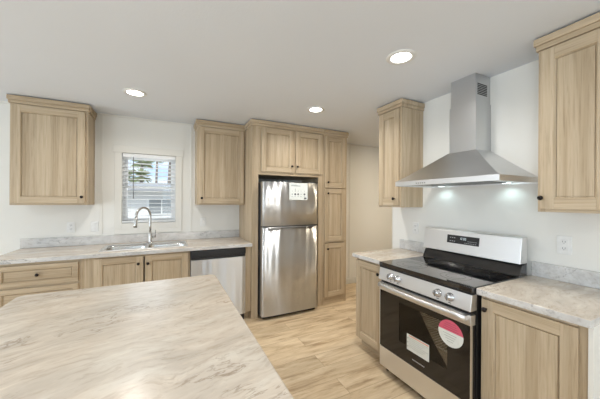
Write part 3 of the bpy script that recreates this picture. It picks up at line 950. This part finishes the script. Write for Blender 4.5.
# clock reading 12:00 in seven-segment strokes
SEG = {'1': 'bc', '2': 'abged', '0': 'abcdef'}
def digit(ch, x, z, w=.009, h=.018, t=.0022):
    mid = z + h / 2
    S_ = {'a': (x, z + h - t, w, t), 'g': (x, mid - t / 2, w, t), 'd': (x, z, w, t), 'f': (x, mid, t, h / 2), 'b': (x + w - t, mid, t, h / 2), 'e': (x, z, t, h / 2), 'c': (x + w - t, z, t, h / 2)}
    for s in SEG[ch]: mark(*S_[s], DISP)
for ch, xo in (('1', 0), ('2', .013), ('0', .030), ('0', .043)): digit(ch, dx0 + .108 + xo, 1.110)
obj('clock_digits', g, dpo)

# ------------------------------------------------------------------ range hood
HX0, HY0, HY1, HZ0, HZ1 = 1.785, .905, 1.722, 1.552, 1.590
hw = HY1 - HY0; hdp = XR - .001 - HX0
rh = thing('range_hood', 'stainless pyramid chimney hood with two lamps above the range', 'range hood', (HX0, HY1, HZ0), RW)
m = MB(); t_ = .004; H1 = HZ1 - HZ0
m.box(0, hw, 0, t_, 0, H1, STEELR, .001).box(0, t_, t_, hdp, 0, H1, STEELR, .001).box(hw - t_, hw, t_, hdp, 0, H1, STEELR, .001).box(t_, hw - t_, hdp - t_, hdp, 0, H1, STEELR)
obj('rim', m, rh)
cx0, cx1, cyf = HY1 - 1.429, HY1 - 1.218, 2.085 - HX0
b = bmesh.new(); lv = []
NZ = 10; zt = 1.818 - HZ0
for k in range(NZ + 1):
    u = k / NZ; e = u ** .97
    x0_, x1_, yf = 0 + (cx0 - .006) * e, hw + (cx1 + .006 - hw) * e, 0 + (cyf - .006) * e
    z = H1 + (zt - H1) * (u ** 1.03)
    lv.append([b.verts.new(p) for p in ((x0_, yf, z), (x1_, yf, z), (x1_, hdp, z), (x0_, hdp, z))])
for A, B in zip(lv, lv[1:]):
    for k in range(4): b.faces.new((A[k], A[(k + 1) % 4], B[(k + 1) % 4], B[k]))
b.faces.new(lv[-1]); bmesh.ops.recalc_face_normals(b, faces=b.faces[:])
mb = MB(); mb.merge(b, STEELH); obj('canopy', mb, rh)
ZS = 2.185 - HZ0
obj('duct_cover', MB().box(cx0, cx1, cyf, hdp, zt, ZS, STEELH, .0015), rh)
du = obj('duct_extension', MB().box(cx0 + .007, cx1 - .007, cyf + .007, hdp, ZS - .02, ZC - HZ0 - .001, STEELH, .0015), rh)
vg = MB(); X_ = cx1 - .007
for k in range(7): vg.box(X_, X_ + .0008, cyf + .030, cyf + .155, 2.245 - HZ0 + k * .013, 2.254 - HZ0 + k * .013, BLACK)
obj('vent_grille', vg, du)
# underside with filters and lamps
m = MB(); m.box(t_, hw - t_, t_, hdp - t_, .010, .013, STEEL)
un = obj('underside', m, rh)
for k in range(2):
    f = MB(); a0 = .14 + k * .27
    for j in range(14): f.box(a0, a0 + .255, .10 + j * .024, .112 + j * .024, .006, .0098, STEELD)
    obj('grease_filter', f, un)
LXS = (HY1 - 1.590, HY1 - 1.075)
for x in LXS:
    obj('hood_lamp', MB().lathe([(.0001, .0048), (.024, .0048), (.026, .006), (.026, .0098)], (x, .43, 0), (0, 0, 1), HLENS, 20), un)
    lamp('hood_lamp_light', 'SPOT', (HX0 + .43, HY1 - x, HZ0 - .004), HOOD_W, (.70, .95, 1), aim=(HX0 + .46, HY1 - x, .9), spot_size=math.radians(150), spot_blend=.7, shadow_soft_size=.02)
bt = MB()
for k in range(5): bt.cyl((HY1 - 1.500 + k * .019, -.001, .016), .0045, .003, (0, 1, 0), STEELD, 12)
obj('push_button', bt, rh)

# ------------------------------------------------------------------ wall plates
def plate(label, loc, rz, kind='outlet', w=.072, h=.115, name='outlet'):
    t = thing(name, label, 'outlet' if kind == 'outlet' else 'switch', loc, rz)
    obj('cover_plate', MB().box(-w / 2, w / 2, -.006, -.0005, -h / 2, h / 2, WPLAST, .0025), t)
    if kind == 'outlet':
        for s in (-1, 1):
            r = MB(); r.box(-.017, .017, -.0085, -.0055, s * .021 - .014, s * .021 + .014, WPLAST, .002)
            o = obj('socket', r, t)
            sl = MB()
            for dx in (-.006, .006): sl.box(dx - .0012, dx + .0012, -.0088, -.0084, s * .021 - .003, s * .021 + .007, INK)
            sl.cyl((0, -.0086, s * .021 - .008), .0022, .0005, (0, 1, 0), INK, 10)
            obj('slots', sl, o)
    else:
        obj('rocker', MB().poly([(-.016, -.0058, -.033), (.016, -.0058, -.033), (.016, -.0105, .033), (-.016, -.0105, .033)], (0, .004, 0), WPLAST, .001), t)
    return t


plate('white outlet plate on the window wall below the left wall cabinet', (-.944, YB, 1.117), 0)
plate('white light switch plate just left of the window trim', (-.735, YB, 1.117), 0, 'switch', name='light_switch')
plate('white light switch plate between the window and the refrigerator surround', (.425, YB, 1.135), 0, 'switch', name='light_switch')
plate('white outlet plate left of the range, under the narrow wall cabinet', (XR, 1.925, 1.150), RW)
plate('white outlet plate right of the range above the marbled backsplash', (XR, .779, 1.147), RW, w=.075, h=.118)


# ------------------------------------------------------------------ ceiling downlights
def downlight(x, y, label, watts=None):
    t = thing('ceiling_downlight', label, 'ceiling light', (x, y, ZC), 0)
    obj('trim_ring', MB().lathe([(.066, -.0005), (.066, -.006), (.074, -.009), (.094, -.005), (.096, -.0005)], (0, 0, 0), (0, 0, 1), WPLAST, 40), t)
    obj('lens', MB().lathe([(.0001, -.004), (.066, -.004), (.066, -.0005)], (0, 0, 0), (0, 0, 1), LENS, 40), t)
    lamp('downlight_light', 'AREA', (x, y, ZC - .012), CEIL_LAMP_W if watts is None else watts, (1, .96, .90) if watts is None else (1, .86, .66), aim=(x, y, 0), shape='DISK', size=.13, spread=math.radians(152 if watts is None else 180))


downlight(-.27, 2.868, 'recessed round ceiling light nearest the window, above the sink side')
downlight(1.42, 1.325, 'recessed round ceiling light in front of the range hood, largest in view')
downlight(1.425, 2.50, 'recessed round ceiling light in front of the refrigerator surround')
downlight(-.27, .30, 'recessed round ceiling light straight above the near end of the island')
downlight(-.27, -1.2, 'recessed round ceiling light behind the island, toward the rear wall')
downlight(1.42, -1.2, 'recessed round ceiling light behind the range wall run')
downlight(-2.4, 1.325, 'recessed round ceiling light over the open room at left')
downlight(-2.4, -1.2, 'recessed round ceiling light over the rear left of the room')
downlight(3.3, 2.3, 'recessed round ceiling light in the side passage', HALL_W)

# ------------------------------------------------------------------ window blind
bl = thing('window_blind', 'white horizontal slat blind open in the kitchen window', 'blind', ((WX0 + WX1) / 2, YB + .002, WZ0))
bw = (WX1 - WX0) / 2 - .006; bh = WZ1 - WZ0
obj('head_rail', MB().box(-bw, bw, -.010, .035, bh - .050, bh - .004, WHITE, .003), bl)
NS = 16
for k in range(NS):
    z = .045 + k * (bh - .115) / (NS - 1)
    s = obj('slat', MB().box(-bw, bw, -.022, .022, -.0014, .0014, WHITE), bl, (0, .005, z)); s.rotation_euler = (math.radians(-6), 0, 0)
obj('bottom_rail', MB().box(-bw, bw, -.016, .022, .008, .026, WHITE, .003), bl)
for x in (-bw * .72, bw * .72):
    obj('lift_cord', MB().box(x - .0008, x + .0008, -.0178, -.0165, .02, bh - .05, GPLAST), bl)
obj('tilt_wand', MB().tube([(-.168, -.028, bh - .045), (-.168, -.030, bh - .54)], .0038, DGREY, 8), bl)

# ------------------------------------------------------------------ outdoors beyond the window
GRASS = paint('dry ground', (.45, .42, .36), .9, 4., .3)
SIDING = paint('neighbour siding', (.80, .80, .79), .7, 3., .05)
ROOFM = paint('neighbour roof', (.36, .37, .39), .8, 8., .2)
BARK = paint('palm bark', (.26, .23, .20), .9, 14., .5)
FROND = paint('palm fronds', (.32, .37, .20), .7, 6., .2)
DARKG = plain('dark window glass', (.30, .32, .33), .3)
struct('ground', MB().box(-40, 40, YB + .6, 70, -.95, -.85, GRASS))
nh = thing('neighbouring_house', 'white single-storey house seen through the kitchen window', 'house', (-1.2, 14.5, -.85))
obj('walls', MB().box(-8, 8, 0, 6, 0, 2.75, SIDING), nh)
obj('roof', MB().poly([(-8.5, -.7, 2.68), (-8.5, -.7, 2.84), (-8.5, 3, 3.25), (-8.5, 6.7, 2.84), (-8.5, 6.7, 2.68)], (17, 0, 0), ROOFM), nh)
for x in (-4.4, .45, 4.0):
    w_ = obj('window', MB().box(x - .12, x + 1.12, -.05, .02, 1.55, 2.35, WHITE), nh)
    obj('pane', MB().box(x - .02, x + .48, -.06, -.0505, 1.62, 2.28, DARKG).box(x + .54, x + 1.02, -.06, -.0505, 1.62, 2.28, DARKG), w_)
obj('grey_band', MB().box(-2.6, .2, -.25, 0, 1.22, 1.36, ROOFM), nh)  # dark grey band across the wall face


def palm(x, y, h, cr, label, lean=0.):
    t = thing('palm_tree', label, 'tree', (x, y, -.85), 0, None)
    P = [(lean * (k / 8) ** 2 * h * .12, 0, h * k / 8) for k in range(9)]
    obj('trunk', MB().tube(P, [.17 - .006 * k for k in range(9)], BARK, 10), t)
    tp = Vector(P[-1]); m = MB(); b = bmesh.new()
    for f in range(46):
        az = random.random() * 2 * PI; el = random.uniform(-.7, 1.2); L = cr * random.uniform(.8, 1.1)
        d = Vector((math.cos(az) * math.cos(el), math.sin(az) * math.cos(el), math.sin(el)))
        side = d.cross(Vector((0, 0, 1))).normalized()
        for j in range(7):
            a = (j - 3) * .20; dd_ = (d * math.cos(a) + side * math.sin(a)).normalized()
            p0 = tp + d * L * .30; p1 = p0 + dd_ * L * .38; p2 = p1 + dd_ * L * .32 - Vector((0, 0, .10 * L))
            w = side * .035 * cr + Vector((0, 0, .01 * cr))
            vs = [b.verts.new(q) for q in (p0 - w * .4, p0 + w * .4, p1 + w, p2, p1 - w)]
            b.faces.new(vs)
        q0, q1 = tp, tp + d * L * .32; w = Vector((0, 0, .02))
        b.faces.new([b.verts.new(q) for q in (q0 - w, q0 + w, q1 + w, q1 - w)])
    m.merge(b, FROND); obj('crown', m, t)


palm(-2.45, 33, 6.5, 1.45, 'palm tree with a wide crown at the left of the kitchen window view')
palm(-1.32, 39, 7.75, 1.1, 'tall slender palm in the middle of the kitchen window', .15)
palm(.05, 25.5, 6.1, 1.0, 'tall leaning palm at the right side of the kitchen window', .30)
palm(-2.05, 27, 4.3, .95, 'short bushy palm low in the kitchen window, below the wide-crowned palm')
palm(-3.5, 30, 4.4, 1.0, 'short palm at the far left edge of the kitchen window')
